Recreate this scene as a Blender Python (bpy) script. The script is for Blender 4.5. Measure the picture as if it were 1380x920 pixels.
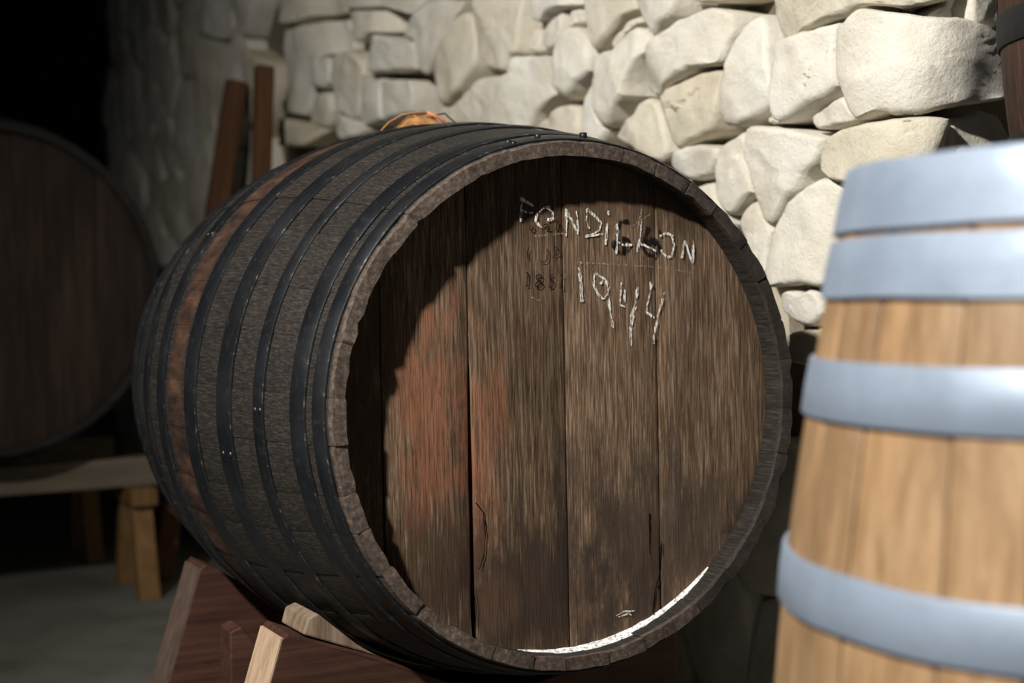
import bpy, math, random
from mathutils import Vector, Matrix, noise
sc = bpy.context.scene
for o in list(bpy.data.objects): bpy.data.objects.remove(o)
COL = sc.collection
sin, cos, pi, sqrt = math.sin, math.cos, math.pi, math.sqrt
random.seed(4)

# ---------------------------------------------------------------- camera
F, PITCH, ROLL, EYE = 2029.0, .0322, .0198, 1.04
cp, sp, cr, sr = cos(PITCH), sin(PITCH), cos(ROLL), sin(ROLL)
AX_R = Vector((cr, -sr*sp, -sr*cp)); AX_U = Vector((sr, cr*sp, cr*cp)); AX_F = Vector((0, cp, -sp))
cam = bpy.data.objects.new('camera', bpy.data.cameras.new('camera')); COL.objects.link(cam)
cam.matrix_world = Matrix(((AX_R.x, AX_U.x, -AX_F.x, 0), (AX_R.y, AX_U.y, -AX_F.y, 0), (AX_R.z, AX_U.z, -AX_F.z, EYE), (0, 0, 0, 1)))
cam.data.sensor_width = 36; cam.data.lens = F/1380*36; cam.data.clip_start = .05
cam.data.dof.use_dof = True; cam.data.dof.focus_distance = 2.33; cam.data.dof.aperture_fstop = 2.9
sc.camera = cam
CAMP = Vector((0, 0, EYE))
def ray(px, py):
    X = (px-690)/F; Y = (460-py)/F
    return AX_R*X + AX_U*Y + AX_F

# ---------------------------------------------------------------- light
world = bpy.data.worlds.new('world'); sc.world = world; world.use_nodes = True
bg = world.node_tree.nodes['Background']; bg.inputs[0].default_value = (.80, .90, 1, 1); bg.inputs[1].default_value = .09
sl = bpy.data.lights.new('cellar_spot', 'SPOT'); sl.energy = 940; sl.color = (1, .975, .92); sl.shadow_soft_size = .07
sl.spot_size = math.radians(106); sl.spot_blend = 1.0
spot = bpy.data.objects.new('cellar_spot', sl); COL.objects.link(spot)
spot.location = (-1.50, .08, 3.02)
aim = Vector((.92, 2.55, 1.10)) - spot.location
spot.rotation_euler = aim.to_track_quat('-Z', 'Y').to_euler()
sc.view_settings.view_transform = 'Standard'; sc.view_settings.look = 'None'
sc.view_settings.exposure = 0; sc.view_settings.gamma = 1; sc.view_settings.use_curve_mapping = False

# ---------------------------------------------------------------- frame of the lying cask and the wall beside it
TH = .47563
U = Vector((cos(TH), sin(TH), 0)); N = Vector((-sin(TH), cos(TH), 0)); Z = Vector((0, 0, 1))
HC = Vector((.1053, 2.3327, EYE-.1785))

# ---------------------------------------------------------------- materials
class NT:
    def __init__(s, name):
        s.m = bpy.data.materials.new(name); s.m.use_nodes = True; s.t = s.m.node_tree
        s.b = s.t.nodes['Principled BSDF']
    def n(s, kind, **kw):
        nd = s.t.nodes.new(kind)
        for k, v in kw.items():
            if k.startswith('i_'):
                key = k[2:]; key = int(key) if key.isdigit() else key
                nd.inputs[key].default_value = v
            else: setattr(nd, k, v)
        return nd
    def l(s, a, b): s.t.links.new(a, b)
    def coords(s, scale, off=True, rot=(0, 0, 0)):
        tc = s.n('ShaderNodeTexCoord'); mp = s.n('ShaderNodeMapping'); mp.inputs['Scale'].default_value = scale
        mp.inputs['Rotation'].default_value = rot
        s.l(tc.outputs['Object'], mp.inputs[0])
        if off:
            oi = s.n('ShaderNodeObjectInfo'); mu = s.n('ShaderNodeMath', operation='MULTIPLY'); mu.inputs[1].default_value = 37.0
            s.l(oi.outputs['Random'], mu.inputs[0])
            cb = s.n('ShaderNodeCombineXYZ')
            for i in range(3): s.l(mu.outputs[0], cb.inputs[i])
            s.l(cb.outputs[0], mp.inputs['Location'])
        return mp.outputs[0]
    def noise(s, vec, scale, detail=6, rough=.6, dist=0):
        nd = s.n('ShaderNodeTexNoise'); nd.inputs['Scale'].default_value = scale; nd.inputs['Detail'].default_value = detail
        nd.inputs['Roughness'].default_value = rough; nd.inputs['Distortion'].default_value = dist
        s.l(vec, nd.inputs['Vector']); return nd.outputs['Fac']
    def ramp(s, fac, stops):
        r = s.n('ShaderNodeValToRGB'); e = r.color_ramp.elements
        while len(e) < len(stops): e.new(.5)
        for k, (p, c) in enumerate(stops):
            e[k].position = p; e[k].color = (*c, 1) if len(c) == 3 else c
        s.l(fac, r.inputs[0]); return r.outputs[0]
    def mix(s, fac, a, b, mode='MIX'):
        m = s.n('ShaderNodeMix', data_type='RGBA', blend_type=mode)
        for v, i in ((fac, 0), (a, 6), (b, 7)):
            if hasattr(v, 'links'): s.l(v, m.inputs[i])
            elif i == 0: m.inputs[0].default_value = v
            else: m.inputs[i].default_value = (*v, 1)
        return m.outputs[2]
    def math(s, op, a, b=None):
        m = s.n('ShaderNodeMath', operation=op)
        for i, v in enumerate((a, b)):
            if v is None: continue
            if hasattr(v, 'links'): s.l(v, m.inputs[i])
            else: m.inputs[i].default_value = v
        return m.outputs[0]
    def smooth(s, v, lo, hi, a=0., b=1.):
        m = s.n('ShaderNodeMapRange', interpolation_type='SMOOTHSTEP')
        s.l(v, m.inputs[0])
        for i, x in enumerate((lo, hi, a, b)): m.inputs[i+1].default_value = x
        return m.outputs[0]
    def axis(s, k):
        tc = s.n('ShaderNodeTexCoord'); sx = s.n('ShaderNodeSeparateXYZ'); s.l(tc.outputs['Object'], sx.inputs[0]); return sx.outputs[k]
    def blob(s, c, r):
        "distance field 0 at the centre, 1 at the rim of an ellipsoid in object space"
        tc = s.n('ShaderNodeTexCoord'); a = s.n('ShaderNodeVectorMath', operation='SUBTRACT'); a.inputs[1].default_value = c
        d = s.n('ShaderNodeVectorMath', operation='DIVIDE'); d.inputs[1].default_value = r
        ln = s.n('ShaderNodeVectorMath', operation='LENGTH')
        s.l(tc.outputs['Object'], a.inputs[0]); s.l(a.outputs[0], d.inputs[0]); s.l(d.outputs[0], ln.inputs[0]); return ln.outputs['Value']
    def bump(s, h, strength, dist, prev=None):
        b = s.n('ShaderNodeBump'); b.inputs['Strength'].default_value = strength; b.inputs['Distance'].default_value = dist
        s.l(h, b.inputs['Height'])
        if prev: s.l(prev, b.inputs['Normal'])
        return b.outputs[0]
    def done(s, col, rough=.8, normal=None, metal=0, spec=.3):
        if hasattr(col, 'links'): s.l(col, s.b.inputs['Base Color'])
        else: s.b.inputs['Base Color'].default_value = (*col, 1)
        if hasattr(rough, 'links'): s.l(rough, s.b.inputs['Roughness'])
        else: s.b.inputs['Roughness'].default_value = rough
        s.b.inputs['Metallic'].default_value = metal; s.b.inputs['Specular IOR Level'].default_value = spec
        if normal: s.l(normal, s.b.inputs['Normal'])
        return s.m

def wood(name, cols, axis, fine=140, low=3.0, patch=None, rough=.75, bump=.5, spec=.25, vary=.25):
    t = NT(name)
    sc3 = [1, 1, 1]; sc3[axis] = .045
    v = t.coords(sc3)
    g = t.noise(v, fine, 8, .72, .3)
    c = t.ramp(g, [(.30, cols[0]), (.5, cols[1]), (.68, cols[2])])
    sc2 = [1, 1, 1]; sc2[axis] = .35
    p = t.noise(t.coords(sc2), low, 5, .6, .3)
    dk = t.smooth(p, .35, .65, 1-vary, 1+vary*.4)
    cb = t.n('ShaderNodeCombineXYZ'); [t.l(dk, cb.inputs[i]) for i in range(3)]
    c = t.mix(1, c, cb.outputs[0], 'MULTIPLY')
    oi = t.n('ShaderNodeObjectInfo'); rv = t.smooth(oi.outputs['Random'], 0, 1, 1-vary*.7, 1+vary*.5)
    cb2 = t.n('ShaderNodeCombineXYZ'); [t.l(rv, cb2.inputs[i]) for i in range(3)]
    c = t.mix(1, c, cb2.outputs[0], 'MULTIPLY')
    if patch: c = patch(t, c, g)
    return t.done(c, rough, t.bump(g, bump, .002), 0, spec)

def bilge_patch(t, c, g):
    y = t.axis(1)
    nz = t.noise(t.coords((1, 1, 1), False), 9, 5)
    yy = t.math('ADD', y, t.math('MULTIPLY', t.math('SUBTRACT', nz, .5), .05))
    f = t.math('MULTIPLY', t.smooth(yy, .515, .54), t.smooth(yy, .60, .625, 1, 0))
    nz2 = t.noise(t.coords((1, .3, 1), False), 30, 6)
    warm = t.ramp(nz2, [(.35, (.016, .010, .008)), (.55, (.070, .034, .021)), (.75, (.15, .084, .056))])
    c = t.mix(t.math('MULTIPLY', f, .9), c, warm)
    n3 = t.noise(t.coords((1, .5, 1), False), 6, 6, .7)
    c = t.mix(t.smooth(n3, .55, .75, 0, .6), c, (.012, .011, .011))
    # bare brown end grain of the chime and its inner lip
    n5 = t.noise(t.coords((1, 1, 1), False), 120, 6, .7)
    end = t.ramp(n5, [(.3, (.032, .022, .017)), (.5, (.085, .062, .048)), (.7, (.18, .138, .108))])
    xx = t.math('ADD', t.axis(0), t.math('MULTIPLY', t.math('SUBTRACT', n3, .5), .5))
    end = t.mix(t.smooth(xx, .10, .30, 0, .75), end, (.022, .019, .018))
    c = t.mix(t.smooth(t.math('ADD', y, t.math('MULTIPLY', nz, .006)), .010, .016, 1, 0), c, end)
    return c

def head_patch(t, c, g):
    n1 = t.noise(t.coords((1, 1, .35), False), 22, 7, .7)
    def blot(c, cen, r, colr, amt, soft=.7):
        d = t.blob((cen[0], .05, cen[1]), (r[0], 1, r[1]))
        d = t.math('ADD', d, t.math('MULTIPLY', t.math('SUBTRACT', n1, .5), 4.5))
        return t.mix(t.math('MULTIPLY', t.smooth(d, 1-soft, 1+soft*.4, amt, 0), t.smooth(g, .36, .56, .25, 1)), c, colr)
    c = blot(c, (-.24, -.01), (.07, .17), (.29, .115, .062), .8)
    c = blot(c, (-.145, -.06), (.04, .18), (.27, .105, .057), .65)
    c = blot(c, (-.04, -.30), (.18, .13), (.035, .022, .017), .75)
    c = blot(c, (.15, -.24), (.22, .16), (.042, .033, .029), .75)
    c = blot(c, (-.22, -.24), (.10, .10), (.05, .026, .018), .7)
    c = blot(c, (.10, .33), (.30, .07), (.045, .027, .016), .6)
    c = blot(c, (-.12, -.30), (.03, .04), (.15, .085, .05), .4, .6)
    c = blot(c, (-.34, .05), (.06, .30), (.045, .028, .017), .7)
    # fine pale scuffs and dark pits
    n2 = t.noise(t.coords((1, 1, .12), False), 260, 4, .7)
    c = t.mix(t.smooth(n2, .66, .78, 0, .35), c, (.40, .31, .22))
    n4 = t.noise(t.coords((1, 1, .25), False), 90, 4, .7)
    return t.mix(t.smooth(n4, .62, .75, 0, .6), c, (.022, .014, .010))

M = {}
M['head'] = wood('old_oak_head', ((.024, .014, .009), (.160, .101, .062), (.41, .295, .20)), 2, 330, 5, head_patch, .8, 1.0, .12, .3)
M['stave'] = wood('blackened_stave', ((.006, .005, .005), (.023, .019, .016), (.062, .052, .044)), 1, 330, 6, bilge_patch, .62, .55, .3, .14)
def chime_patch(t, c, g): return c
M['reddish'] = wood('reddish_timber', ((.026, .011, .007), (.058, .024, .015), (.095, .043, .027)), 0, 60, 5, None, .6, .3, .3, .2)
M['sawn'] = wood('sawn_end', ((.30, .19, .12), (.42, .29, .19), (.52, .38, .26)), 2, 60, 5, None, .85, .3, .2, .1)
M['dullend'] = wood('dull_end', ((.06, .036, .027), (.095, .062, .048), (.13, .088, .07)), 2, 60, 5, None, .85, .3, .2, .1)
M['chock'] = wood('grey_chock', ((.13, .085, .055), (.27, .19, .13), (.40, .30, .22)), 2, 50, 8, None, .85, .6, .2, .25)
M['oak'] = wood('pale_oak', ((.19, .108, .050), (.30, .182, .093), (.40, .262, .148)), 1, 70, 5, None, .5, .2, .35, .34)
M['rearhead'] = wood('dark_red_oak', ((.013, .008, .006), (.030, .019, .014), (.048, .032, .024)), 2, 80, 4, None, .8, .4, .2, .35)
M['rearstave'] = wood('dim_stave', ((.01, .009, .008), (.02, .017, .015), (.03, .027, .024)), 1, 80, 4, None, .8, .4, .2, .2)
M['darkoak'] = wood('dark_brown_oak', ((.020, .010, .007), (.050, .024, .016), (.085, .044, .030)), 1, 90, 5, None, .7, .4, .25, .3)
M['greybeam'] = wood('grey_beam', ((.10, .078, .055), (.15, .12, .088), (.20, .165, .125)), 0, 50, 3, None, .85, .3, .2, .2)
M['yellowleg'] = wood('yellow_pine', ((.13, .068, .025), (.20, .11, .042), (.27, .16, .07)), 2, 50, 3, None, .75, .3, .2, .15)
M['post'] = wood('red_brown_post', ((.06, .026, .012), (.115, .052, .024), (.17, .085, .042)), 2, 50, 3, None, .8, .3, .2, .15)
def iron(name, col, spots, rough, metal, spec=.4):
    t = NT(name); v = t.coords((1, 1, 1), False)
    n1 = t.noise(v, 60, 7, .7); n2 = t.noise(v, 9, 5, .6)
    c = t.mix(t.smooth(n1, .52, .72, 0, .7), col, spots)
    r = t.smooth(n2, .3, .7, rough-.12, rough+.15)
    return t.done(c, r, t.bump(n1, .35, .001), metal, spec)
M['iron'] = iron('black_hoop_iron', (.011, .012, .0145), (.038, .036, .035), .46, .3, .5)
M['steel'] = iron('galvanised_steel', (.225, .27, .34), (.19, .23, .29), .52, .3, .5)
M['glintedge'] = iron('iron_edge_glint', (.03, .03, .03), (.34, .34, .33), .4, .6, .5)  # highlight along the hoops' front edges, painted as pale broken metal
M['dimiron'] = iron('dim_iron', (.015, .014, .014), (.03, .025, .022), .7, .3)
def stone_mat(name, k, dim=1):
    t = NT(name)
    v = t.coords((1, 1, 1)); v0 = t.coords((1, 1, 1), False)
    a = t.noise(v, 5, 8, .65); b = t.noise(v, 38, 8, .7); d = t.noise(v, 150, 5, .7)
    c = t.ramp(a, [(.32, (.60, .545, .45)), (.5, (.71, .675, .60)), (.7, (.79, .77, .715))])
    oi = t.n('ShaderNodeObjectInfo')
    tint = t.ramp(oi.outputs['Random'], [(0, (.84, .77, .63)), (.12, (.92, .88, .79)), (.4, (1, .98, .93)), (1, (1, 1, 1))])
    c = t.mix(1, c, tint, 'MULTIPLY')
    c = t.mix(t.smooth(b, .60, .75, 0, .35), c, (.50, .38, .22))
    nb = t.bump(b, .7, .008); nb = t.bump(d, .6, .004, nb)
    return t.done(c, .92, nb, 0, .15)
M['stone'] = stone_mat('limestone', 1)
def flat(name, stops, sc_, rough, bump=.3, dist=.005):
    t = NT(name); v = t.coords((1, 1, 1), False); a = t.noise(v, sc_, 8, .6); b = t.noise(v, sc_*14, 6, .7)
    c = t.ramp(a, stops)
    return t.done(c, rough, t.bump(b, bump, dist), 0, .25)
M['mortar'] = flat('earth_mortar', [(.3, (.16, .13, .095)), (.7, (.26, .22, .165))], 6, .95, .8, .01)
M['floor'] = flat('worn_concrete', [(.3, (.08, .078, .062)), (.5, (.13, .128, .107)), (.7, (.18, .18, .158))], 2.2, .75, .15)
M['shadewall'] = flat('shade_plaster', [(.3, (.012, .011, .010)), (.7, (.02, .018, .016))], 2, .95)  # near-black colour puts the darkness of the unlit room into the plaster
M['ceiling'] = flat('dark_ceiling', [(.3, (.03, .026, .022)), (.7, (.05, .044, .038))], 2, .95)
def broken(name, col, thr, rough=.9, scale=420, soft=.12, top=1.0):
    t = NT(name); v = t.coords((1, 1, .35), False)
    a = t.noise(v, scale, 4, .75)
    t.done(col, rough, None, 0, .1)
    t.l(t.smooth(a, thr, thr+soft, 0, top), t.b.inputs['Alpha'])
    return t.m
M['chalk'] = broken('chalk', (.86, .83, .76), .40, .95, 300, .16)
M['faint'] = broken('faint_chalk', (.70, .62, .50), .47, .95, 300, .2, .6)
M['ink'] = broken('stencil_ink', (.010, .009, .009), .36, .8, 160, .16, .92)
M['groove'] = broken('groove_shade', (.020, .012, .008), .12, .95, 200, .2, .85)  # flat dark strokes paint in the shade of the stamped grooves
M['lit_seal'] = broken('lit_rim_sealant', (.86, .84, .80), .30, .8, 160, .25)  # pale paste colour that also carries the brightness of the lit inner rim
M['crack'] = broken('crack_black', (.004, .003, .003), 0, .95, 100)
M['cloth'] = flat('orange_burlap', [(.3, (.16, .07, .025)), (.5, (.42, .20, .075)), (.7, (.55, .30, .12))], 40, .95, .8, .003)
M['cord'] = flat('red_cord', [(.3, (.50, .14, .07)), (.7, (.62, .25, .13))], 60, .9)
M['bung'] = flat('dark_bung', [(.3, (.04, .025, .02)), (.7, (.09, .055, .04))], 30, .9)

# ---------------------------------------------------------------- mesh helpers
def mesh_obj(name, vs, fs, mat, parent=None, smooth=True, auto=None):
    me = bpy.data.meshes.new(name); me.from_pydata([tuple(v) for v in vs], [], fs); me.validate(); me.update()
    import bmesh
    bm = bmesh.new(); bm.from_mesh(me); bmesh.ops.recalc_face_normals(bm, faces=bm.faces); bm.to_mesh(me); bm.free()
    if smooth:
        me.shade_smooth() if hasattr(me, 'shade_smooth') else None
        if auto is not None and hasattr(me, 'set_sharp_from_angle'): me.set_sharp_from_angle(angle=math.radians(auto))
    mats = mat if isinstance(mat, list) else [mat]
    for m_ in mats: me.materials.append(m_)
    o = bpy.data.objects.new(name, me); COL.objects.link(o)
    if parent: o.parent = parent
    return o
def empty(name, mat4=None, label=None, cat=None, group=None):
    o = bpy.data.objects.new(name, None); COL.objects.link(o); o.empty_display_size = .1
    if mat4 is not None: o.matrix_world = mat4
    tag(o, label, cat, group); return o
def tag(o, label=None, cat=None, group=None, kind=None):
    for k, v in (('label', label), ('category', cat), ('group', group), ('kind', kind)):
        if v: o[k] = v
    return o
def frame(origin, x, y, z):
    return Matrix(((x.x, y.x, z.x, origin.x), (x.y, y.y, z.y, origin.y), (x.z, y.z, z.z, origin.z), (0, 0, 0, 1)))
def copy_tree(o, parent=None):
    c = o.copy(); COL.objects.link(c); c.parent = parent
    for ch in list(o.children): copy_tree(ch, c)
    return c
def box(vs, fs, x0, x1, y0, y1, z0, z1):
    b = len(vs)
    vs += [(x0, y0, z0), (x1, y0, z0), (x1, y1, z0), (x0, y1, z0), (x0, y0, z1), (x1, y0, z1), (x1, y1, z1), (x0, y1, z1)]
    fs += [tuple(b+i for i in q) for q in ((0, 3, 2, 1), (4, 5, 6, 7), (0, 1, 5, 4), (1, 2, 6, 5), (2, 3, 7, 6), (3, 0, 4, 7))]
def bevel(o, w=.003, seg=2):
    md = o.modifiers.new('bevel', 'BEVEL'); md.width = w; md.segments = seg; md.limit_method = 'ANGLE'; return o
def prism(name, poly, y0, y1, mat, parent, jit=0, endmat=False):
    "polygon in x,z extruded along y with a lightly uneven surface"
    n = len(poly); vs = []
    for y in (y0, y1):
        for (x, z) in poly: vs.append((x+random.uniform(-jit, jit), y+random.uniform(-jit, jit), z+random.uniform(-jit, jit)))
    fs = [tuple(range(n)), tuple(range(2*n-1, n-1, -1))] + [(i, (i+1) % n, n+(i+1) % n, n+i) for i in range(n)]
    return bevel(mesh_obj(name, vs, fs, mat, parent, False))
def tube(name, pts, r, mat, parent, k=6):
    vs, fs = [], []
    for i, p in enumerate(pts):
        p = Vector(p); d = (Vector(pts[min(i+1, len(pts)-1)])-Vector(pts[max(i-1, 0)])).normalized()
        a = d.cross(Vector((.3, .5, .81))).normalized(); b = d.cross(a)
        for j in range(k): vs.append(p+r*(cos(2*pi*j/k)*a+sin(2*pi*j/k)*b))
    for i in range(len(pts)-1):
        for j in range(k): fs.append((i*k+j, i*k+(j+1) % k, (i+1)*k+(j+1) % k, (i+1)*k+j))
    fs += [tuple(range(k)), tuple(range(len(vs)-k, len(vs)))]
    return mesh_obj(name, vs, fs, mat, parent)

# ---------------------------------------------------------------- room shell
def slab(name, x0, x1, y0, y1, z0, z1, mat):
    vs, fs = [], []; box(vs, fs, x0, x1, y0, y1, z0, z1)
    return tag(mesh_obj(name, vs, fs, mat, None, False), kind='structure')
tag(slab('floor', -7, 4, -1.5, 13, -.1, 0, M['floor']), 'grey worn concrete cellar floor')
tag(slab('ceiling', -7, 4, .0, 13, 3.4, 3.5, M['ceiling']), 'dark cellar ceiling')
tag(slab('wall_back', -7, 4, 12.9, 13, 0, 3.4, M['shadewall']), 'plaster wall at the end of the cellar, coloured near-black for unlit shade')
tag(slab('wall_left', -7.1, -7, 0, 13, 0, 3.4, M['shadewall']), 'plaster wall on the far side, coloured near-black for unlit shade')

# ---------------------------------------------------------------- stone wall
WALL_W = .62
CORNER = HC + U*WALL_W + N*(-.076); CORNER.z = 0
E_DIR = Vector((.777, .63, 0)).normalized(); N_RET = Vector((.63, -.777, 0)).normalized(); N_MAIN = -U
QMAX, QMIN, RC = 6.08, -1.1, .10
def wall_pt(q, z, h):
    if q >= RC: p = CORNER + N*q; nn = N_MAIN
    elif q <= -RC: p = CORNER + E_DIR*(-q); nn = N_RET
    else:
        t = (q+RC)/(2*RC); a = CORNER+E_DIR*RC; b = CORNER+N*RC
        p = a*(1-t)**2 + CORNER*2*t*(1-t) + b*t*t
        nn = (N_RET*(1-t)+N_MAIN*t).normalized()
    p = p + nn*h
    return Vector((p.x, p.y, z))
def px2wall(px, py):
    r = ray(px, py)
    t = (CORNER-CAMP).dot(U)/r.dot(U); P = CAMP+r*t; q = (P-CORNER).dot(N)
    if q < 0:
        t = (Vector((CORNER.x, CORNER.y, EYE))-CAMP).dot(N_RET)/r.dot(N_RET); P = CAMP+r*t; q = -(P-CORNER).dot(E_DIR)
    return (q, P.z)
def crop(x0, y0, s, pts): return [px2wall(x0+x/s, y0+y/s) for x, y in pts]
Hc = lambda *p: crop(980, 0, 3.45, p)
Ic = lambda *p: crop(880, 180, 3.286, p)
Gc = lambda *p: crop(640, 0, 3.833, p)
Jc = lambda *p: crop(380, 0, 4.3125, p)
traced = [
 # (outline on the wall, proud)
 (Hc((205,-150),(212,100),(215,180),(250,195),(330,165),(500,95),(680,30),(860,30),(1060,0),(1075,-150)), .035),
 (Hc((560,130),(600,100),(660,40),(740,50),(880,55),(940,85),(1000,85),(1110,130),(1245,205),(1255,330),(1240,470),(1100,495),(900,530),(790,540),(740,520),(640,570),(600,490),(575,400),(555,250)), .04),
 (Hc((260,205),(300,180),(460,130),(545,95),(535,200),(550,405),(430,490),(300,575),(270,570),(255,450),(250,300)), .03),
 (Hc((390,545),(560,435),(590,450),(605,520),(630,560),(480,600),(400,605)), .0),
 (Hc((165,560),(180,540),(260,535),(280,575),(200,582)), .0),
 (Hc((185,55),(215,180),(240,330),(258,440),(250,490),(180,540),(60,595),(10,590),(0,540),(5,450),(60,230),(120,110)), .02),
 (Hc((480,650),(560,600),(740,560),(830,545),(960,550),(1010,565),(1010,760),(960,800),(830,860),(640,860),(510,835),(470,800),(455,720)), .03),
 (Hc((1015,560),(1200,510),(1270,520),(1290,620),(1315,720),(1320,860),(1200,900),(1010,900)), .01),
 (Hc((1110,-120),(1105,50),(1120,130),(1245,140),(1250,-120)), .01),
 (Hc((1070,-120),(1060,10),(940,70),(1000,80),(1100,125),(1098,40),(1102,-120)), -.03),
 (Ic((452,-36),(520,-34),(660,-20),(786,23),(760,120),(700,190),(680,245),(610,305),(570,385),(540,415),(510,390),(485,280),(468,180),(455,60)), .03),
 (Ic((770,190),(830,200),(900,240),(900,470),(880,600),(850,680),(765,685),(700,670),(600,680),(550,690),(525,640),(530,500),(560,420),(620,310),(690,240)), .02),
 (Ic((320,50),(440,-20),(455,60),(470,180),(480,270),(420,300),(370,370),(330,360),(295,280),(290,180),(300,110)), .02),
 (Ic((150,230),(285,210),(325,365),(380,400),(330,460),(200,330)), .0),
 (Ic((385,390),(430,290),(480,285),(520,400),(545,430),(525,500),(520,640),(480,620),(420,480)), .0),
 (Ic((555,700),(620,690),(690,700),(720,680),(760,695),(790,800),(740,850),(690,855),(640,830),(570,790)), .01),
 (Ic((65,130),(130,70),(215,45),(310,60),(320,90),(290,140),(285,180),(220,200),(180,215),(120,180)), .01),
 (Ic((600,880),(700,865),(860,850),(900,1000),(760,1040),(610,1010)), .0),
 (Gc((1070,140),(1110,100),(1200,60),(1270,35),(1360,60),(1375,150),(1340,240),(1330,320),(1260,345),(1180,350),(1110,400),(1040,440),(980,500),(940,500),(900,480),(865,450),(870,380),(960,240),(1000,180)), .035),
 (Gc((990,470),(1110,410),(1190,365),(1250,350),(1320,375),(1300,470),(1290,580),(1250,680),(1180,720),(1040,785),(1010,700),(1000,600)), .02),
 (Gc((860,-60),(870,60),(900,140),(950,200),(975,150),(1070,80),(1090,0),(1090,-60)), .02),
 (Gc((1110,-60),(1150,5),(1240,30),(1380,-10),(1400,-60)), .03),
 (Gc((605,-60),(610,100),(630,280),(690,200),(790,85),(850,50),(855,-60)), .02),
 (Gc((690,230),(740,170),(800,100),(850,70),(870,110),(780,190),(750,240),(700,260)), .0),
 (Gc((640,300),(680,260),(750,255),(870,130),(910,150),(945,230),(890,300),(860,370),(840,430),(835,500),(780,560),(740,640),(710,660),(670,640),(650,560),(640,420)), .03),
 (Gc((560,500),(630,380),(640,540),(660,640),(700,680),(640,760),(550,700),(555,560)), .0),
 (Gc((440,480),(445,330),(470,170),(520,135),(580,145),(610,200),(625,290),(620,370),(560,430),(490,520)), .03),
 (Gc((245,290),(340,285),(440,285),(445,480),(380,530),(330,600),(280,680),(130,680),(150,500),(175,400),(235,370)), .02),
 (Gc((300,690),(430,570),(490,540),(550,545),(555,700),(500,760),(300,760)), .01),
 (Gc((470,110),(500,50),(600,40),(600,110),(520,125),(480,150)), .0),
 (Gc((350,240),(355,180),(400,90),(450,60),(465,110),(465,180),(450,240),(370,275),(335,280)), .01),
 (Gc((315,-60),(320,110),(360,125),(390,70),(450,45),(590,10),(590,-60)), .02),
 (Gc((30,-60),(45,280),(95,360),(140,375),(210,375),(235,290),(265,270),(285,100),(300,-60)), .03),
 (Gc((300,130),(330,140),(335,270),(310,285),(270,265)), -.01),
 (Gc((0,450),(50,400),(155,385),(135,560),(115,660),(60,720),(0,700)), .01),
 (Gc((870,520),(910,505),(960,520),(990,600),(1010,690),(1020,790),(980,840),(720,710),(800,620),(850,570)), .01),
 (Jc((960,640),(870,570),(870,450),(960,290),(1050,120),(1110,60),(1160,80),(1170,250),(1160,370),(1100,470),(1030,560)), .02),
 (Jc((520,230),(580,200),(640,215),(700,245),(770,230),(790,300),(780,410),(700,400),(660,425),(520,425),(500,330)), .02),
 (Jc((340,320),(400,300),(440,290),(500,350),(510,430),(470,520),(460,690),(400,690),(330,640),(310,440)), .02),
 (Jc((610,460),(780,460),(800,480),(780,660),(600,700)), .02),
 (Jc((480,460),(600,450),(600,700),(490,740),(460,700)), .01),
 (Jc((190,510),(200,330),(310,330),(300,480),(280,520)), .02),
 (Jc((150,700),(200,540),(290,530),(310,640),(280,740),(180,740)), .0),
 (Jc((440,250),(400,60),(620,60),(640,190),(560,190),(490,240)), .02),
 (Jc((650,200),(640,120),(750,100),(860,0),(1110,0),(1040,110),(960,270),(860,440),(800,430),(790,260),(760,220)), .01),
 (Jc((880,600),(960,650),(1040,580),(1150,470),(1230,440),(1220,700),(1200,740),(860,720),(800,690)), .0),
 (Jc((20,170),(100,150),(190,130),(320,100),(340,290),(200,320),(180,520),(140,680),(0,650)), .01),
 (Jc((-60,-60),(300,-60),(310,70),(200,90),(100,140),(0,150),(-60,120)), .02),
 (Jc((330,-60),(380,50),(640,50),(760,90),(850,-10),(870,-60)), .01),
 (Jc((-60,680),(60,690),(160,720),(280,750),(150,850),(-60,850)), .01),
 (Jc((300,750),(330,660),(460,710),(500,760),(350,820)), .0),
]
def area_c(poly):
    a = cx = cy = 0
    for i in range(len(poly)):
        (x0, y0), (x1, y1) = poly[i], poly[(i+1) % len(poly)]
        w = x0*y1-x1*y0; a += w; cx += (x0+x1)*w; cy += (y0+y1)*w
    return a/2, (cx/(3*a), cy/(3*a))
def inside(p, poly):
    c = False; x, y = p
    for i in range(len(poly)):
        (x0, y0), (x1, y1) = poly[i], poly[i-1]
        if (y0 > y) != (y1 > y) and x < (x1-x0)*(y-y0)/(y1-y0)+x0: c = not c
    return c
def resample(poly, step):
    out = []
    for i in range(len(poly)):
        a = Vector(poly[i]); b = Vector(poly[(i+1) % len(poly)]); k = max(1, int(round((b-a).length/step)))
        for j in range(k): out.append(a+(b-a)*j/k)
    return out
stone_wall = None
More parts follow.
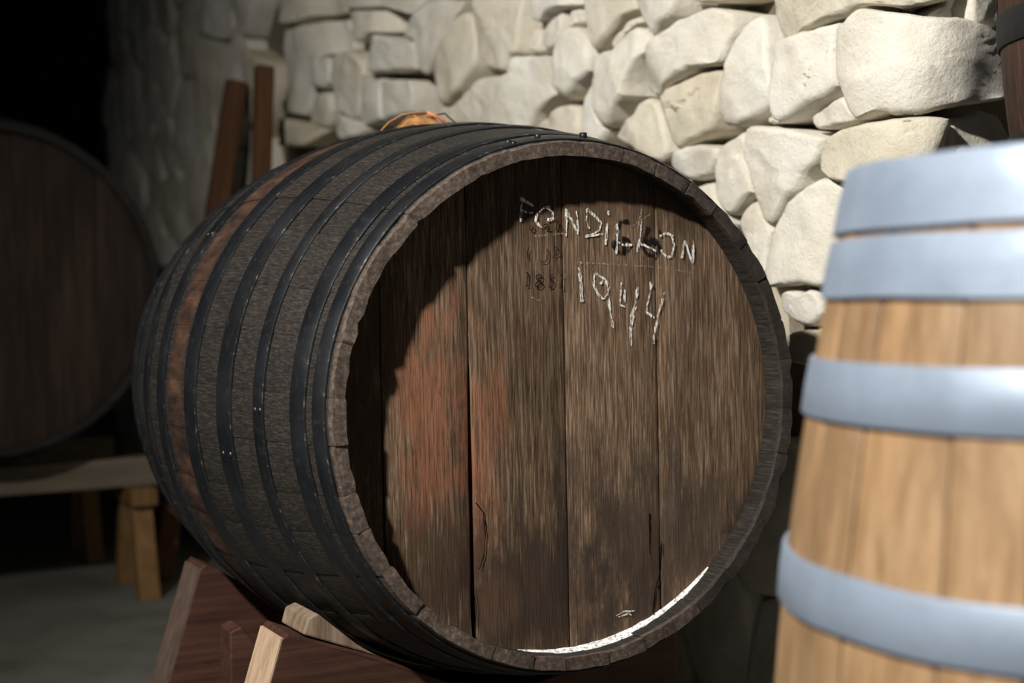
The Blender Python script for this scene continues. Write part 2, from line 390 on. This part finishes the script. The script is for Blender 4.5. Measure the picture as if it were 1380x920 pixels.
def make_stone(poly, proud, res, parent, seed):
    rnd = random.Random(seed)
    A, c0 = area_c(poly); A = abs(A); size = sqrt(A); c = Vector(c0)
    pts = resample(poly, res)
    # corner-cut (Chaikin-like smoothing), hewn wobble, joint gap
    for _ in range(1): pts = [(pts[i-1]+pts[i]*4+pts[(i+1) % len(pts)])/6 for i in range(len(pts))]
    gap = .001 + .002*rnd.random()
    bd = []
    for p in pts:
        d = p-c; L = max(d.length, 1e-4)
        w = .004*noise.noise(Vector((p.x*14, p.y*14, seed))) + .003*noise.noise(Vector((p.x*45, p.y*45, seed)))
        bd.append(p - d/L*(gap + w))
    planes = []
    for k in range(rnd.randint(4, 6)):
        ang = rnd.uniform(0, 2*pi); g = rnd.uniform(.03, .17)
        planes.append((cos(ang)*g, sin(ang)*g, rnd.uniform(.004, .014)+size*.02))
    for k in range(2):
        ang = rnd.uniform(0, 2*pi); g = rnd.uniform(.5, .9); planes.append((cos(ang)*g, sin(ang)*g, g*size*rnd.uniform(.5, .68)))
    tilt = (rnd.uniform(-.05, .05), rnd.uniform(-.05, .12))
    rings = [0, .025, .06, .11, .18, .26, .35, .45, .56, .68, .80, .91] if res < .03 else [0, .03, .08, .16, .28, .42, .58, .78]
    n = len(bd); vs = []
    def height(p, e):
        d = p-c
        h = min(pl[2]-(d.x*pl[0]+d.y*pl[1]) for pl in planes)
        h = max(h, -.05) + d.x*tilt[0] + d.y*tilt[1]
        v = Vector((p.x, p.y, seed*.37))
        h += .009*noise.fractal(v*7, 1, 2, 3) + .004*noise.turbulence(v*17, 2, True)
        fq = 8.5; vv = Vector((p.x*fq, p.y*fq, seed*1.7)); p0 = noise.voronoi(vv)[1][0]; tl = noise.noise_vector(p0*3.1)
        h += ((vv-p0).x*tl.x + (vv-p0).y*tl.y)*.11/fq
        h -= .012*(1-min(1, e/.010))**2
        return h + proud
    for p in bd: vs.append(wall_pt(p.x, p.y, -.13))
    for t in rings:
        for p in bd:
            q = p.lerp(c, t); e = (p-q).length
            vs.append(wall_pt(q.x, q.y, height(q, e)))
    vs.append(wall_pt(c.x, c.y, height(c, 1)))
    fs = []; R = len(rings)+1
    for r in range(R-1):
        for i in range(n): fs.append((r*n+i, r*n+(i+1) % n, (r+1)*n+(i+1) % n, (r+1)*n+i))
    last = len(vs)-1
    for i in range(n): fs.append(((R-1)*n+i, (R-1)*n+(i+1) % n, last))
    return mesh_obj('stone', vs, fs, M['stone'], parent, True, 38)
# backing of earth and rubble
bv, bf = [], []
qs = [QMIN, -.6, -.3, -RC, -.05, 0, .05, RC] + [.4+.5*i for i in range(12)] + [QMAX]
for q in qs:
    for z in (0, 3.4): bv.append(wall_pt(q, z, -.085)); bv.append(wall_pt(q, z, -.30 if abs(q) > .35 else (-.14 if abs(q) > .12 else -.10)))
for i in range(len(qs)-1):
    a, b = 4*i, 4*i+4
    bf += [(a, a+2, b+2, b), (a+1, b+1, b+3, a+3), (a+2, a+3, b+3, b+2), (a, b, b+1, a+1)]
bf += [(0, 1, 3, 2), tuple(4*(len(qs)-1)+k for k in (0, 2, 3, 1))]
stone_wall = tag(mesh_obj('wall_right', bv, bf, M['mortar'], None, False), 'rough dry-laid wall of pale limestone rubble', None, None, 'structure')
for i, (poly, pr) in enumerate(traced):
    A, c = area_c(poly)
    far = c[0] > 1.6
    make_stone(poly, pr*.8, .014 if not far else .03, stone_wall, i+1)
# the rest of the wall: irregular cells between the stones set out above
sites = []; rnd = random.Random(11)
for poly, _ in traced:
    xs = [p[0] for p in poly]; zs = [p[1] for p in poly]
    for p in resample(poly, .05): sites.append((p.x, p.y, True))
    x = min(xs)
    while x < max(xs):
        z = min(zs)
        while z < max(zs):
            if inside((x, z), poly): sites.append((x, z, True))
            z += .06
        x += .06
free = []; tries = 0
while tries < 9000 and len(free) < 235:
    tries += 1
    q = rnd.uniform(QMIN, QMAX); z = rnd.uniform(.02, 3.38)
    if any(inside((q, z), p) for p, _ in traced): continue
    dmin = rnd.uniform(.15, .27)
    if any(((q-a)/1.1)**2+((z-b)*1.0)**2 < dmin**2 for a, b in free): continue
    if any((q-a)**2+(z-b)**2 < .075**2 for a, b, _ in sites): continue
    free.append((q, z))
allp = [(a, b) for a, b, _ in sites]+free
def cell(p):
    poly = [(max(QMIN, p[0]-.3), max(.0, p[1]-.3)), (min(QMAX, p[0]+.3), max(.0, p[1]-.3)), (min(QMAX, p[0]+.3), min(3.4, p[1]+.3)), (max(QMIN, p[0]-.3), min(3.4, p[1]+.3))]
    near = sorted(((a-p[0])**2+(b-p[1])**2, a, b) for a, b in allp if abs(a-p[0]) < .6 and abs(b-p[1]) < .6)
    for d2, a, b in near[:70]:
        if d2 < 1e-9: continue
        nx, nz = a-p[0], b-p[1]; mx, mz = (a+p[0])/2, (b+p[1])/2
        out = []
        for i in range(len(poly)):
            A, B = poly[i-1], poly[i]
            da = (A[0]-mx)*nx+(A[1]-mz)*nz; db = (B[0]-mx)*nx+(B[1]-mz)*nz
            if (da < 0) != (db < 0):
                t = da/(da-db); out.append((A[0]+(B[0]-A[0])*t, A[1]+(B[1]-A[1])*t))
            if db < 0: out.append(B)
        poly = out
        if len(poly) < 3: return None
    return poly
for i, p in enumerate(free):
    poly = cell(p)
    if not poly or abs(area_c(poly)[0]) < .004: continue
    make_stone(poly, rnd.uniform(-.005, .022), .045, stone_wall, 200+i)

# ---------------------------------------------------------------- casks
def barrel(root, L, prof, nst, hoops, mats, th=.03, recess=.05, edges=None, y0=0, zc=0, rough=0, gaps=None, seed=1, hoop_t=.003, seam=(.0004, .0007)):
    "axis along +y, first head at y0; zc lifts the axis"
    rnd = random.Random(seed)
    ws = [rnd.uniform(.75, 1.25) for _ in range(nst)]; tot = sum(ws); ang = rnd.uniform(0, 1); K = 6
    ss = [0, .004, .012, .03, .05, .07] + [L*k/24 for k in range(2, 23)] + [L-.07, L-.05, L-.03, L-.012, L-.004, L]
    ss = sorted(set(round(s, 5) for s in ss))
    for w in ws:
        a0, a1 = ang, ang+2*pi*w/tot; ang = a1
        dr = rnd.uniform(-.0010, .0008); de = rnd.uniform(-.002, .002) if rough else 0
        vs, fs = [], []
        for s in ss:
            R = prof(s)+dr
            endk = min(s, L-s)
            for inner in (0, 1):
                for k in range(K+1):
                    t = k/K
                    a = a0+seam[0]+(a1-a0-2*seam[0])*(t if k in (0, K) else .5+(t-.5)*1.35)
                    r = R - (th if inner else 0)
                    if not inner and k in (0, K): r -= seam[1]
                    y = s
                    if inner and endk < .05: r += .010*(1-endk/.05)
                    if rough and s < .02:
                        f = 1-s/.02
                        nz = noise.noise(Vector((cos(a)*16, sin(a)*16, inner*3.3))); nf = noise.noise(Vector((cos(a)*55, sin(a)*55, 9+inner*5)))
                        r += (-1 if not inner else 1)*f*rough*(.5*max(0, nz)+.5*max(0, nf))
                        y += f*(rough*.5*nf + de)
                    vs.append((r*cos(a), y0+y, zc+r*sin(a)))
        m = 2*(K+1)
        for i in range(len(ss)-1):
            b = i*m; c = b+m
            for k in range(K):
                fs.append((b+k, b+k+1, c+k+1, c+k)); fs.append((b+K+1+k, c+K+1+k, c+K+2+k, b+K+2+k))
            fs.append((b, c, c+K+1, b+K+1)); fs.append((b+K, b+2*K+1, c+2*K+1, c+K))
        e = (len(ss)-1)*m
        for k in range(K):
            fs.append((k, K+1+k, K+2+k, k+1)); fs.append((e+k, e+k+1, e+K+2+k, e+K+1+k))
        mesh_obj('stave', vs, fs, mats['stave'], root, True, 30)
    # hoops
    SEG = 120
    for (s0, s1) in hoops:
        vs, fs = [], []
        sec = [(s0, -.0005), (s0, hoop_t-.0010), (s0+.0018, hoop_t), ((s0+s1)/2, hoop_t+.0006), (s1-.0012, hoop_t), (s1, hoop_t-.0008), (s1, -.0005)]
        ph = rnd.uniform(0, 6)
        for j in range(SEG):
            a = 2*pi*j/SEG; wob = .0022*noise.noise(Vector((cos(a)*2.2, sin(a)*2.2, s0*40)))
            for s, h in sec:
                r = prof(s)+h+.0008; vs.append((r*cos(a), y0+s+wob, zc+r*sin(a)))
        k = len(sec)
        for j in range(SEG):
            for i in range(k): fs.append((j*k+i, j*k+(i+1) % k, ((j+1) % SEG)*k+(i+1) % k, ((j+1) % SEG)*k+i))
        hp = mesh_obj('hoop', vs, fs, [mats['hoop'], mats.get('edge', mats['hoop'])], root, True, 35)
        for q_ in hp.data.polygons:
            if {v % k for v in q_.vertices} == {1, 2}: q_.material_index = 1
        # two rivets where the band overlaps
        ra = ph
        for d in (-.25, .25):
            sm = (s0+s1)/2+d*(s1-s0); r = prof(sm)+hoop_t; c = Vector((r*cos(ra), y0+sm, zc+r*sin(ra)))
            out = Vector((cos(ra), 0, sin(ra))); tx = Vector((-sin(ra), 0, cos(ra))); ty = Vector((0, 1, 0)); vs, fs = [], []
            for q, (rr, hh) in enumerate(((.006, 0), (.0055, .002), (.003, .0035))):
                for j in range(8): vs.append(c+out*hh+rr*(tx*cos(j*pi/4)+ty*sin(j*pi/4)))
            for q in range(2):
                for j in range(8): fs.append((q*8+j, q*8+(j+1) % 8, q*8+8+(j+1) % 8, q*8+8+j))
            fs.append(tuple(range(16, 24)))
            mesh_obj('rivet', vs, fs, mats['hoop'], hp)
    # heads: boards clipped to the croze circle
    for end in (0, 1):
        Rc = prof(recess)-th+.004
        ed = edges or [-.66*Rc, -.33*Rc, 0, .33*Rc, .66*Rc]
        xs = [-Rc]+list(ed)+[Rc]
        for i in range(len(xs)-1):
            gl = (gaps[i-1] if gaps and i > 0 else (lambda z: .0008)); gr = (gaps[i] if gaps and i < len(ed) else (lambda z: .0008))
            dpt = rnd.uniform(-.0012, .0012); ROWS, CO = 46, 6
            xa, xb = xs[i], xs[i+1]
            zmax = sqrt(max(0, Rc*Rc-(0 if xa*xb < 0 else min(abs(xa), abs(xb)))**2))*.9999
            vs, fs = [], []
            for r in range(ROWS+1):
                tt = -cos(pi*r/ROWS); z = zmax*tt
                lim = sqrt(max(0, Rc*Rc-z*z))
                l = max(xa+(gl(z) if i > 0 else 0), -lim); g = min(xb-(gr(z) if i < len(ed) else 0), lim)
                if g < l: g = l = max(min((l+g)/2, lim), -lim)
                for side in (0, 1):
                    for c in range(CO+1):
                        f = (0, .03, .25, .5, .75, .97, 1)[c]; x = l+(g-l)*f
                        y = recess+dpt+.0008*noise.noise(Vector((x*9, z*5, i))) + (.0022 if c in (0, CO) else 0)
                        if side: y = recess+.024
                        if end: y = L-y
                        vs.append((x, y0+y, zc+z))
            m = 2*(CO+1)
            for r in range(ROWS):
                b = r*m; d = b+m
                for c in range(CO):
                    fs.append((b+c, b+c+1, d+c+1, d+c)); fs.append((b+CO+1+c, d+CO+1+c, d+CO+2+c, b+CO+2+c))
                fs.append((b, d, d+CO+1, b+CO+1)); fs.append((b+CO, b+2*CO+1, d+2*CO+1, d+CO))
            mesh_obj('head_board', vs, fs, mats['head'], root, True, 30)

# --- the chalk-lettered cask
ML, MRH, MRB = 1.2, .41, .4875
def mprof(s): t = (s-.6)/.6; return MRH+(MRB-MRH)*(1-t*t)
cask = empty('wine_cask', frame(HC, U, N, Z), 'large blackened old wine cask with chalk lettering on its brown head, lying on saddle timbers', 'cask')
RECESS = .05
def hp(px, py, s=RECESS):
    r = ray(px, py); t = (HC+N*s-CAMP).dot(N)/r.dot(N); d = CAMP+r*t-HC
    return (d.dot(U), d.z)
edges = [hp(514, 500)[0], hp(633, 520)[0], hp(763, 540)[0], hp(887, 540)[0]]
def sm(z, a, b): t = max(0, min(1, (z-a)/(b-a))); return t*t*(3-2*t)
gaps = [lambda z: .0010+.0012*sm(-z, -.1, .25)+.0006*noise.noise(Vector((z*9, 1, 0))),
        lambda z: .0011+.0032*sm(-z, -.12, .08)+.0012*noise.noise(Vector((z*14, 5, 0))),
        lambda z: .0009+.0004*noise.noise(Vector((z*12, 9, 0))),
        lambda z: .0008+.0012*sm(-z, .18, .28)+.0004*noise.noise(Vector((z*12, 3, 0)))]
barrel(cask, ML, mprof, 36, [(.014, .045), (.064, .104), (.184, .216), (.297, .352), (.448, .505), (.635, .69), (.775, .83), (.90, .955), (.985, 1.02), (1.10, 1.14), (1.155, 1.186)],
       dict(stave=M['stave'], hoop=M['iron'], head=M['head'], edge=M['glintedge']), th=.032, recess=RECESS, edges=edges, rough=.009, gaps=gaps, seed=3)
# writing: strokes laid on the head
YF = RECESS-.0022
def ribbon(strokes, width, mat, name, label, x0, y0, s, seed=0, y=YF):
    vs, fs = [], []
    for st in strokes:
        P = [Vector(hp(x0+a/s, y0+b/s)) for a, b in st]
        Q = []
        for i in range(len(P)-1):
            k = max(1, int((P[i+1]-P[i]).length/.0013))
            for j in range(k): Q.append(P[i]+(P[i+1]-P[i])*j/k)
        Q.append(P[-1]); b = len(vs)
        for _ in range(2): Q = [Q[0]]+[(Q[i-1]+Q[i]*2+Q[i+1])/4 for i in range(1, len(Q)-1)]+[Q[-1]]
        for i, p in enumerate(Q):
            d = (Q[min(i+1, len(Q)-1)]-Q[max(i-1, 0)]).normalized(); nn = Vector((-d.y, d.x))
            w = width*(.75+.6*noise.noise(Vector((p.x*60, p.y*60, seed))))*(.6 if i in (0, len(Q)-1) else 1)
            jx = nn*.0009*noise.noise(Vector((p.x*150, p.y*150, 7)))
            for sg in (-.5, .5):
                q = p+nn*w*sg+jx; vs.append((q.x, y, q.y))
        for i in range(len(Q)-1): fs.append((b+2*i, b+2*i+1, b+2*i+3, b+2*i+2))
    o = mesh_obj(name, vs, fs, mat, cask, False); o['label'] = label; return o
T = (670, 240, 3.834)
chalk = [
 ('F', [[(124,98),(121,150),(120,225)], [(122,105),(150,125),(186,145)], [(124,165),(150,178),(180,178)]]),
 ('O', [[(270,148),(235,155),(203,185),(195,222),(225,258)], [(255,150),(283,180),(288,205),(270,216),(255,212)]]),
 ('N', [[(352,158),(356,230),(352,300)], [(355,165),(380,215),(408,272)], [(406,168),(412,230),(414,290)]]),
 ('D', [[(462,160),(456,215),(472,262)], [(458,158),(500,195),(533,232),(525,268),(490,290),(452,302)], [(456,298),(500,296),(542,288)]]),
 ('I', [[(570,168),(573,192)], [(566,232),(560,290),(556,345)]]),
 ('L', [[(615,232),(617,310),(612,392)], [(612,325),(645,344),(694,345)]]),
 ('L', [[(742,225),(735,300),(720,382)], [(725,335),(770,352),(817,376)]]),
 ('O', [[(835,300),(868,285),(908,298)], [(895,290),(911,340),(898,404),(873,408),(840,372)]]),
 ('N', [[(948,415),(958,360),(968,322)], [(968,325),(988,390),(1005,438)], [(1005,440),(1010,380),(1008,318)]]),
 ('1', [[(418,462),(428,540),(434,640)], [(422,480),(432,560),(436,640)]]),
 ('9', [[(500,488),(495,550),(518,600),(546,626),(567,600),(573,555),(545,518),(505,490)], [(528,545),(550,530)], [(570,555),(574,640),(583,700),(596,775)]]),
 ('4', [[(638,538),(633,600),(632,656),(662,666)], [(656,575),(654,640)], [(723,563),(712,640),(690,715),(686,770),(688,865)], [(712,660),(698,720),(692,760)]]),
 ('4', [[(793,535),(788,590),(772,650),(768,692),(808,722)], [(861,588),(846,640),(826,715),(808,800),(805,855)]]),
]
for i, (ch, st) in enumerate(chalk): ribbon(st, .0050 if ch != '1' else .0062, M['chalk'], 'chalk_character', 'white chalk character %s' % ch, *T, seed=i)
for k, st in enumerate([[(400,436),(440,440),(480,460),(510,495)], [(690,248),(735,222),(790,184)], [(745,160),(728,235),(706,300)], [(170,612),(200,628),(232,632)], [(190,300),(260,292),(340,285)], [(400,434),(520,440),(700,452),(860,462),(1030,495)], [(530,48),(562,4)]]):
    ribbon([st], .0026, M['faint'], 'scratch', 'faint pale scratch', *T, seed=70+k)
ribbon([[(470,34),(505,12),(560,10)], [(480,40),(530,22),(545,30)]], .003, M['chalk'], 'chalk_scribble', 'white chalk scribble low on the head', 700, 820, 3.63, 41)
ribbon([[(678,224),(632,226),(630,258)], [(604,320),(600,352),(628,382),(664,384),(688,350),(676,318),(640,312)], [(650,330),(652,394)]], .0085, M['ink'], 'stencil_digit', 'black stencilled digit 5', *T, seed=42, y=YF+.0004)
ribbon([[(778,250),(762,300),(748,355),(770,394),(812,396),(832,360),(826,325),(790,320),(765,345)], [(832,262),(838,300)]], .0085, M['ink'], 'stencil_digit', 'black stencilled digit 6', *T, seed=43, y=YF+.0004)
Sx = (660, 280, 6.571)
ribbon([[(350,150),(345,185),(370,200),(390,180),(370,165)]], .0028, M['groove'], 'stamped_digit', 'stamped digit 8', *Sx, 50)
ribbon([[(470,150),(500,140),(510,160),(475,188),(530,188)]], .0028, M['groove'], 'stamped_digit', 'stamped digit 2', *Sx, 51)
ribbon([[(590,150),(575,185),(600,215),(632,190),(620,155),(600,170)], [(600,110),(585,150)]], .0028, M['groove'], 'stamped_digit', 'stamped digit 8', *Sx, 52)
ribbon([[(348,340),(328,385),(332,460)]], .0026, M['groove'], 'stamped_letter', 'stamped curved letter', *Sx, 53)
ribbon([[(500,360),(512,400),(508,450),(480,484),(440,470)]], .0026, M['groove'], 'stamped_letter', 'stamped letter J', *Sx, 54)
ribbon([[(565,340),(572,400),(565,450)], [(568,345),(602,360),(606,400),(575,425)]], .0026, M['groove'], 'stamped_letter', 'stamped letter P', *Sx, 55)
ribbon([[(330,570),(328,630),(326,696)], [(312,574),(330,570)], [(312,696),(340,692)]], .003, M['groove'], 'stamped_digit', 'stamped digit 1', *Sx, 56)
ribbon([[(460,610),(440,590),(405,600),(402,625),(440,645),(462,675),(440,710),(405,700),(394,672),(430,648),(456,622)]], .003, M['groove'], 'stamped_digit', 'stamped digit 8', *Sx, 57)
ribbon([[(560,590),(528,596),(524,635),(552,640),(562,670),(545,702),(515,695)]], .003, M['groove'], 'stamped_digit', 'stamped digit 5', *Sx, 58)
ribbon([[(640,592),(634,650),(630,708)], [(620,600),(640,592)], [(612,706),(645,706)]], .003, M['groove'], 'stamped_digit', 'stamped digit 1', *Sx, 59)
# cracks beside the board joints
ribbon([[(460,410),(482,440),(488,500),(484,560),(470,600)], [(450,640),(462,700),(458,780)]], .0022, M['crack'], 'crack', 'dark split along the grain', 420, 480, 2.091, 60)
ribbon([[(984,520),(982,600),(966,660),(960,725)], [(950,440),(950,555)]], .0026, M['crack'], 'crack', 'dark split along the grain', 420, 480, 2.091, 61)
# white sealing paste plus painted-in brightness of the lit rim, along the lower joint
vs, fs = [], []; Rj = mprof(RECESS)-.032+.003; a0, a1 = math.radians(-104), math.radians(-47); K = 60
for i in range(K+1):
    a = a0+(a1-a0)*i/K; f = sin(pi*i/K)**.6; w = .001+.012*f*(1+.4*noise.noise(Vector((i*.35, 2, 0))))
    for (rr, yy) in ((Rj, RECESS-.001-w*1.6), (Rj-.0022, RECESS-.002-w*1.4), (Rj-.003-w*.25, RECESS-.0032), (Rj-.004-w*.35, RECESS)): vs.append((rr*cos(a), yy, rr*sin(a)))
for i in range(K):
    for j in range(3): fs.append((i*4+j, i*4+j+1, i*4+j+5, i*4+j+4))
lit_seal = mesh_obj('lit_joint_sealant', vs, fs, M['lit_seal'], cask); lit_seal['label'] = 'white sealing paste and painted rim light along the lower joint'
# small iron nub on the head hoop
tube('hoop_nail', [(.03, .03, mprof(.03)), (.03, .03, mprof(.03)+.010)], .006, M['iron'], cask, 8)
tube('hoop_nail', [(-.05, .03, mprof(.03)-.004), (-.052, .03, mprof(.03)+.006)], .005, M['iron'], cask, 8)

# --- bung with burlap on top of the cask
bz = mprof(.59)
bung = empty('bung', frame(HC+N*.588+Z*(bz+.001), U, N, Z), 'burlap-wrapped bung with red cord in the top of the chalk-lettered cask', 'bung')
tube('stopper', [(0, 0, .003), (0, 0, .018)], .028, M['bung'], bung, 14)
vs, fs = [], []
for r in range(6):
    for j in range(28):
        a = 2*pi*j/28; rr = [0, .013, .025, .034, .041, .047][r]
        z = [.028, .027, .022, .014, .007, .004][r]+(.006*noise.noise(Vector((cos(a)*2.5*r*.5, sin(a)*2.5*r*.5, 4)))+.004*sin(a*7+r)*(r/5))
        vs.append((rr*(1+.25*noise.noise(Vector((cos(a)*1.7, sin(a)*1.7, r*.2))))*cos(a)*1.1, rr*sin(a), max(z, .003)-(rr*cos(a))**2*1.0))
for r in range(5):
    for j in range(28): fs.append((r*28+j, r*28+(j+1) % 28, r*28+28+(j+1) % 28, r*28+28+j))
cl = mesh_obj('burlap', vs, fs, M['cloth'], bung); md = cl.modifiers.new('s', 'SOLIDIFY'); md.thickness = .002
tube('cord', [(-.085, -.01, -.004), (-.07, -.012, .012), (-.045, -.016, .026), (-.015, -.02, .031), (.01, -.022, .03)], .0018, M['cloth'], bung)
tube('cord', [(0, -.03, .031), (.02, -.035, .022), (.035, -.035, .012), (.05, -.03, .010)], .0032, M['cord'], bung)
tube('cord', [(.03, 0, .03), (.05, .0, .034), (.07, -.004, .016), (.085, -.006, .002)], .0018, M['bung'], bung)

# --- saddle timbers, chock, loose block
def saddle(s0, label, seed, poly, dx=0, endm='sawn'):
    random.seed(seed)
    o = empty('saddle_timber', frame(HC+N*s0+U*dx-Z*HC.z, U, N, Z), label, 'timber', 'saddle timbers under the cask')
    h = HC.z
    poly = [(-.59, 0), (-.425, h-.349), (-.416, h-.341), (-.388, h-.353)]+[(x, h-z) for x, z in poly]+[(.32, 0)]
    prism('body', poly, 0, .105, M['reddish'], o, .0015)
    for sg in (-1,):
        vs = [(sg*.5935, .001, .002), (sg*.4275, .001, h-.3485), (sg*.4275, .104, h-.3485), (sg*.5935, .104, .002), (sg*.588, .001, .002), (sg*.423, .001, h-.3485), (sg*.423, .104, h-.3485), (sg*.588, .104, .002)]
        mesh_obj('sawn_end', vs, [(0, 1, 2, 3), (4, 7, 6, 5), (0, 4, 5, 1), (1, 5, 6, 2), (2, 6, 7, 3), (3, 7, 4, 0)], M[endm], o, False)
    return o
saddle(.20, 'reddish saddle timber with pale sawn end and a wedge on it, under the lettered head', 1, [(-.26, .402), (-.15, .455), (0, .479), (.15, .455), (.26, .402), (.30, .395)])
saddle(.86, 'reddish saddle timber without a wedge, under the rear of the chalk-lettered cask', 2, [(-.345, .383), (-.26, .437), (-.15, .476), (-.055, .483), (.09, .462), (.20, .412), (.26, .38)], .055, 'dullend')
ck = [(-.386, -.351), (-.378, -.326), (-.361, -.3205), (-.342, -.337), (-.297, -.3775), (-.262, -.4005)]
w = empty('wedge', frame(HC+N*.215, U, N, Z), 'pale weathered wooden wedge on the front saddle timber, jammed against the cask', 'wedge')
prism('body', ck, 0, .11, M['chock'], w, .0004)
blk = empty('wood_block', frame(HC+N*.58-Z*HC.z, U, N, Z), 'small brown wood block standing upright between the two saddle timbers', 'block')
prism('body', [(-.40, 0), (-.395, .445), (-.375, .452), (-.335, .40), (-.30, .34), (-.29, 0)], 0, .07, M['reddish'], blk, .003)

# --- pale oak barrel with steel hoops
OL = 1.146
def oprof(s): return .35-.1975*abs(s-.573)**1.6
ob = empty('oak_barrel', frame(Vector((.5816, 1.3486, 0)), Vector((1, 0, 0)), Vector((0, 0, -1)), Vector((0, 1, 0))), 'pale new oak barrel with bright galvanised steel hoops, standing upright', 'barrel')
hb = [(.000, .059), (.064, .116), (.170, .221), (.344, .393)]
barrel(ob, OL, oprof, 24, hb+[(OL-b, OL-a) for a, b in hb], dict(stave=M['oak'], hoop=M['steel'], head=M['oak']), th=.027, recess=.04, y0=-OL, seed=8, hoop_t=.0042, seam=(.0032, .0022))

# --- dim cask in the background with its beams and trestles
H2 = Vector((-1.685, 4.9, EYE+.045))
def rprof(s): t = (s-.7)/.7; return .545+.075*(1-t*t)
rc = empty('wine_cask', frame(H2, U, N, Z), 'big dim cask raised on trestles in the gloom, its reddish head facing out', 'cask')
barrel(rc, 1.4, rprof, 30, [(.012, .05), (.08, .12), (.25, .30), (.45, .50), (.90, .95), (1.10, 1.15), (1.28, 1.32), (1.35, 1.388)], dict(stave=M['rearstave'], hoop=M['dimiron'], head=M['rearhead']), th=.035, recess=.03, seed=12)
def on2(a, s): p = H2+U*a+N*s; p.z = 0; return p
beams = []
for s, lab in ((.20, 'grey timber beam on trestles beneath the head of the dim cask'), (1.1, 'grey timber beam on trestles beneath the rear end of the dim cask')):
    top = H2.z-max(rprof(s), rprof(s+.11))-.005
    bm_ = empty('support_beam', frame(on2(0, s), U, N, Z), lab, 'beam', 'beams under the dim cask')
    vs, fs = [], []; box(vs, fs, -1.2, .62, 0, .11, top-.10, top)
    bevel(mesh_obj('body', vs, fs, M['greybeam'], bm_, False), .006)
    for a, wh in ((.50, 'wall side'), (-1.0, 'open side')):
        tr = empty('trestle', frame(on2(a, s+.055), U, N, Z), 'splayed pine trestle under the %s of the beam below the dim cask %s' % (wh, 'head' if s < .5 else 'rear'), 'trestle', 'trestles under the dim cask')
        c = top-.10
        vs, fs = [], []; box(vs, fs, -.045, .045, -.15, .15, c-.06, c); bevel(mesh_obj('cap', vs, fs, M['yellowleg'], tr, False), .004)
        for sg in (-1, 1):
            y1, y0_ = sg*.075, sg*.17; vs = []
            for z, y in ((0, y0_), (c-.055, y1)):
                vs += [(-.035, y-.032, z), (.035, y-.032, z), (.035, y+.032, z), (-.035, y+.032, z)]
            bevel(mesh_obj('leg', vs, [(0, 3, 2, 1), (4, 5, 6, 7), (0, 1, 5, 4), (1, 2, 6, 5), (2, 3, 7, 6), (3, 0, 4, 7)], M['yellowleg'], tr, False), .004)

# --- timbers leaning on the wall
def leaner(s, utop, ubot, ztop, w, t, label, tw=0):
    d0 = HC+N*s; b = d0+U*ubot; b.z = 0; e = d0+U*utop; e.z = ztop
    zz = (e-b).normalized(); yy = zz.cross(U).normalized(); xx = yy.cross(zz)
    o = empty('leaning_timber', frame(b, xx, yy, zz), label, 'timber', 'timbers leaning on the stone wall')
    Ln = (e-b).length; vs, fs = [], []; box(vs, fs, -w/2, w/2, -t/2, t/2, .012, Ln)
    bevel(mesh_obj('body', vs, fs, M['post'], o, False), .005); return o
lt = leaner(3.53, .55, .21, 1.86, .075, .06, 'shorter red-brown timber with a knot leaning on the stone wall')
vs, fs = [], []
for j in range(12): vs.append((-.012+.030*cos(j*pi/6), -.0305, 1.37+.034*sin(j*pi/6)))
for j in range(12): vs.append((-.012+.024*cos(j*pi/6), -.034, 1.37+.028*sin(j*pi/6)))
fs = [(j, (j+1) % 12, 12+(j+1) % 12, 12+j) for j in range(12)]+[tuple(range(12, 24))]
mesh_obj('knot', vs, fs, M['bung'], lt)
leaner(3.04, .50, .40, 1.845, .062, .05, 'taller upright red-brown timber behind the knotted one at the stone wall')

# --- dark barrels stacked at the wall corner
DL = 1.0
def dprof(s): t = (s-.5)/.5; return .265+.072*(1-t*t)
db = empty('dark_barrel', frame(Vector((1.095, 2.28, 0)), Vector((1, 0, 0)), Vector((0, 0, -1)), Vector((0, 1, 0))), 'dark brown upright barrel on the floor under another one at the wall corner', 'barrel', 'dark stacked barrels')
hb = [(.01, .05), (.08, .12), (.22, .265), (.40, .45)]
barrel(db, DL, dprof, 22, hb+[(DL-b, DL-a) for a, b in hb], dict(stave=M['darkoak'], hoop=M['dimiron'], head=M['darkoak']), th=.027, recess=.035, y0=-DL, seed=21)
d2 = copy_tree(db); d2.location.z = DL+.003
d2['label'] = 'dark brown upright barrel standing on top of another at the wall corner'
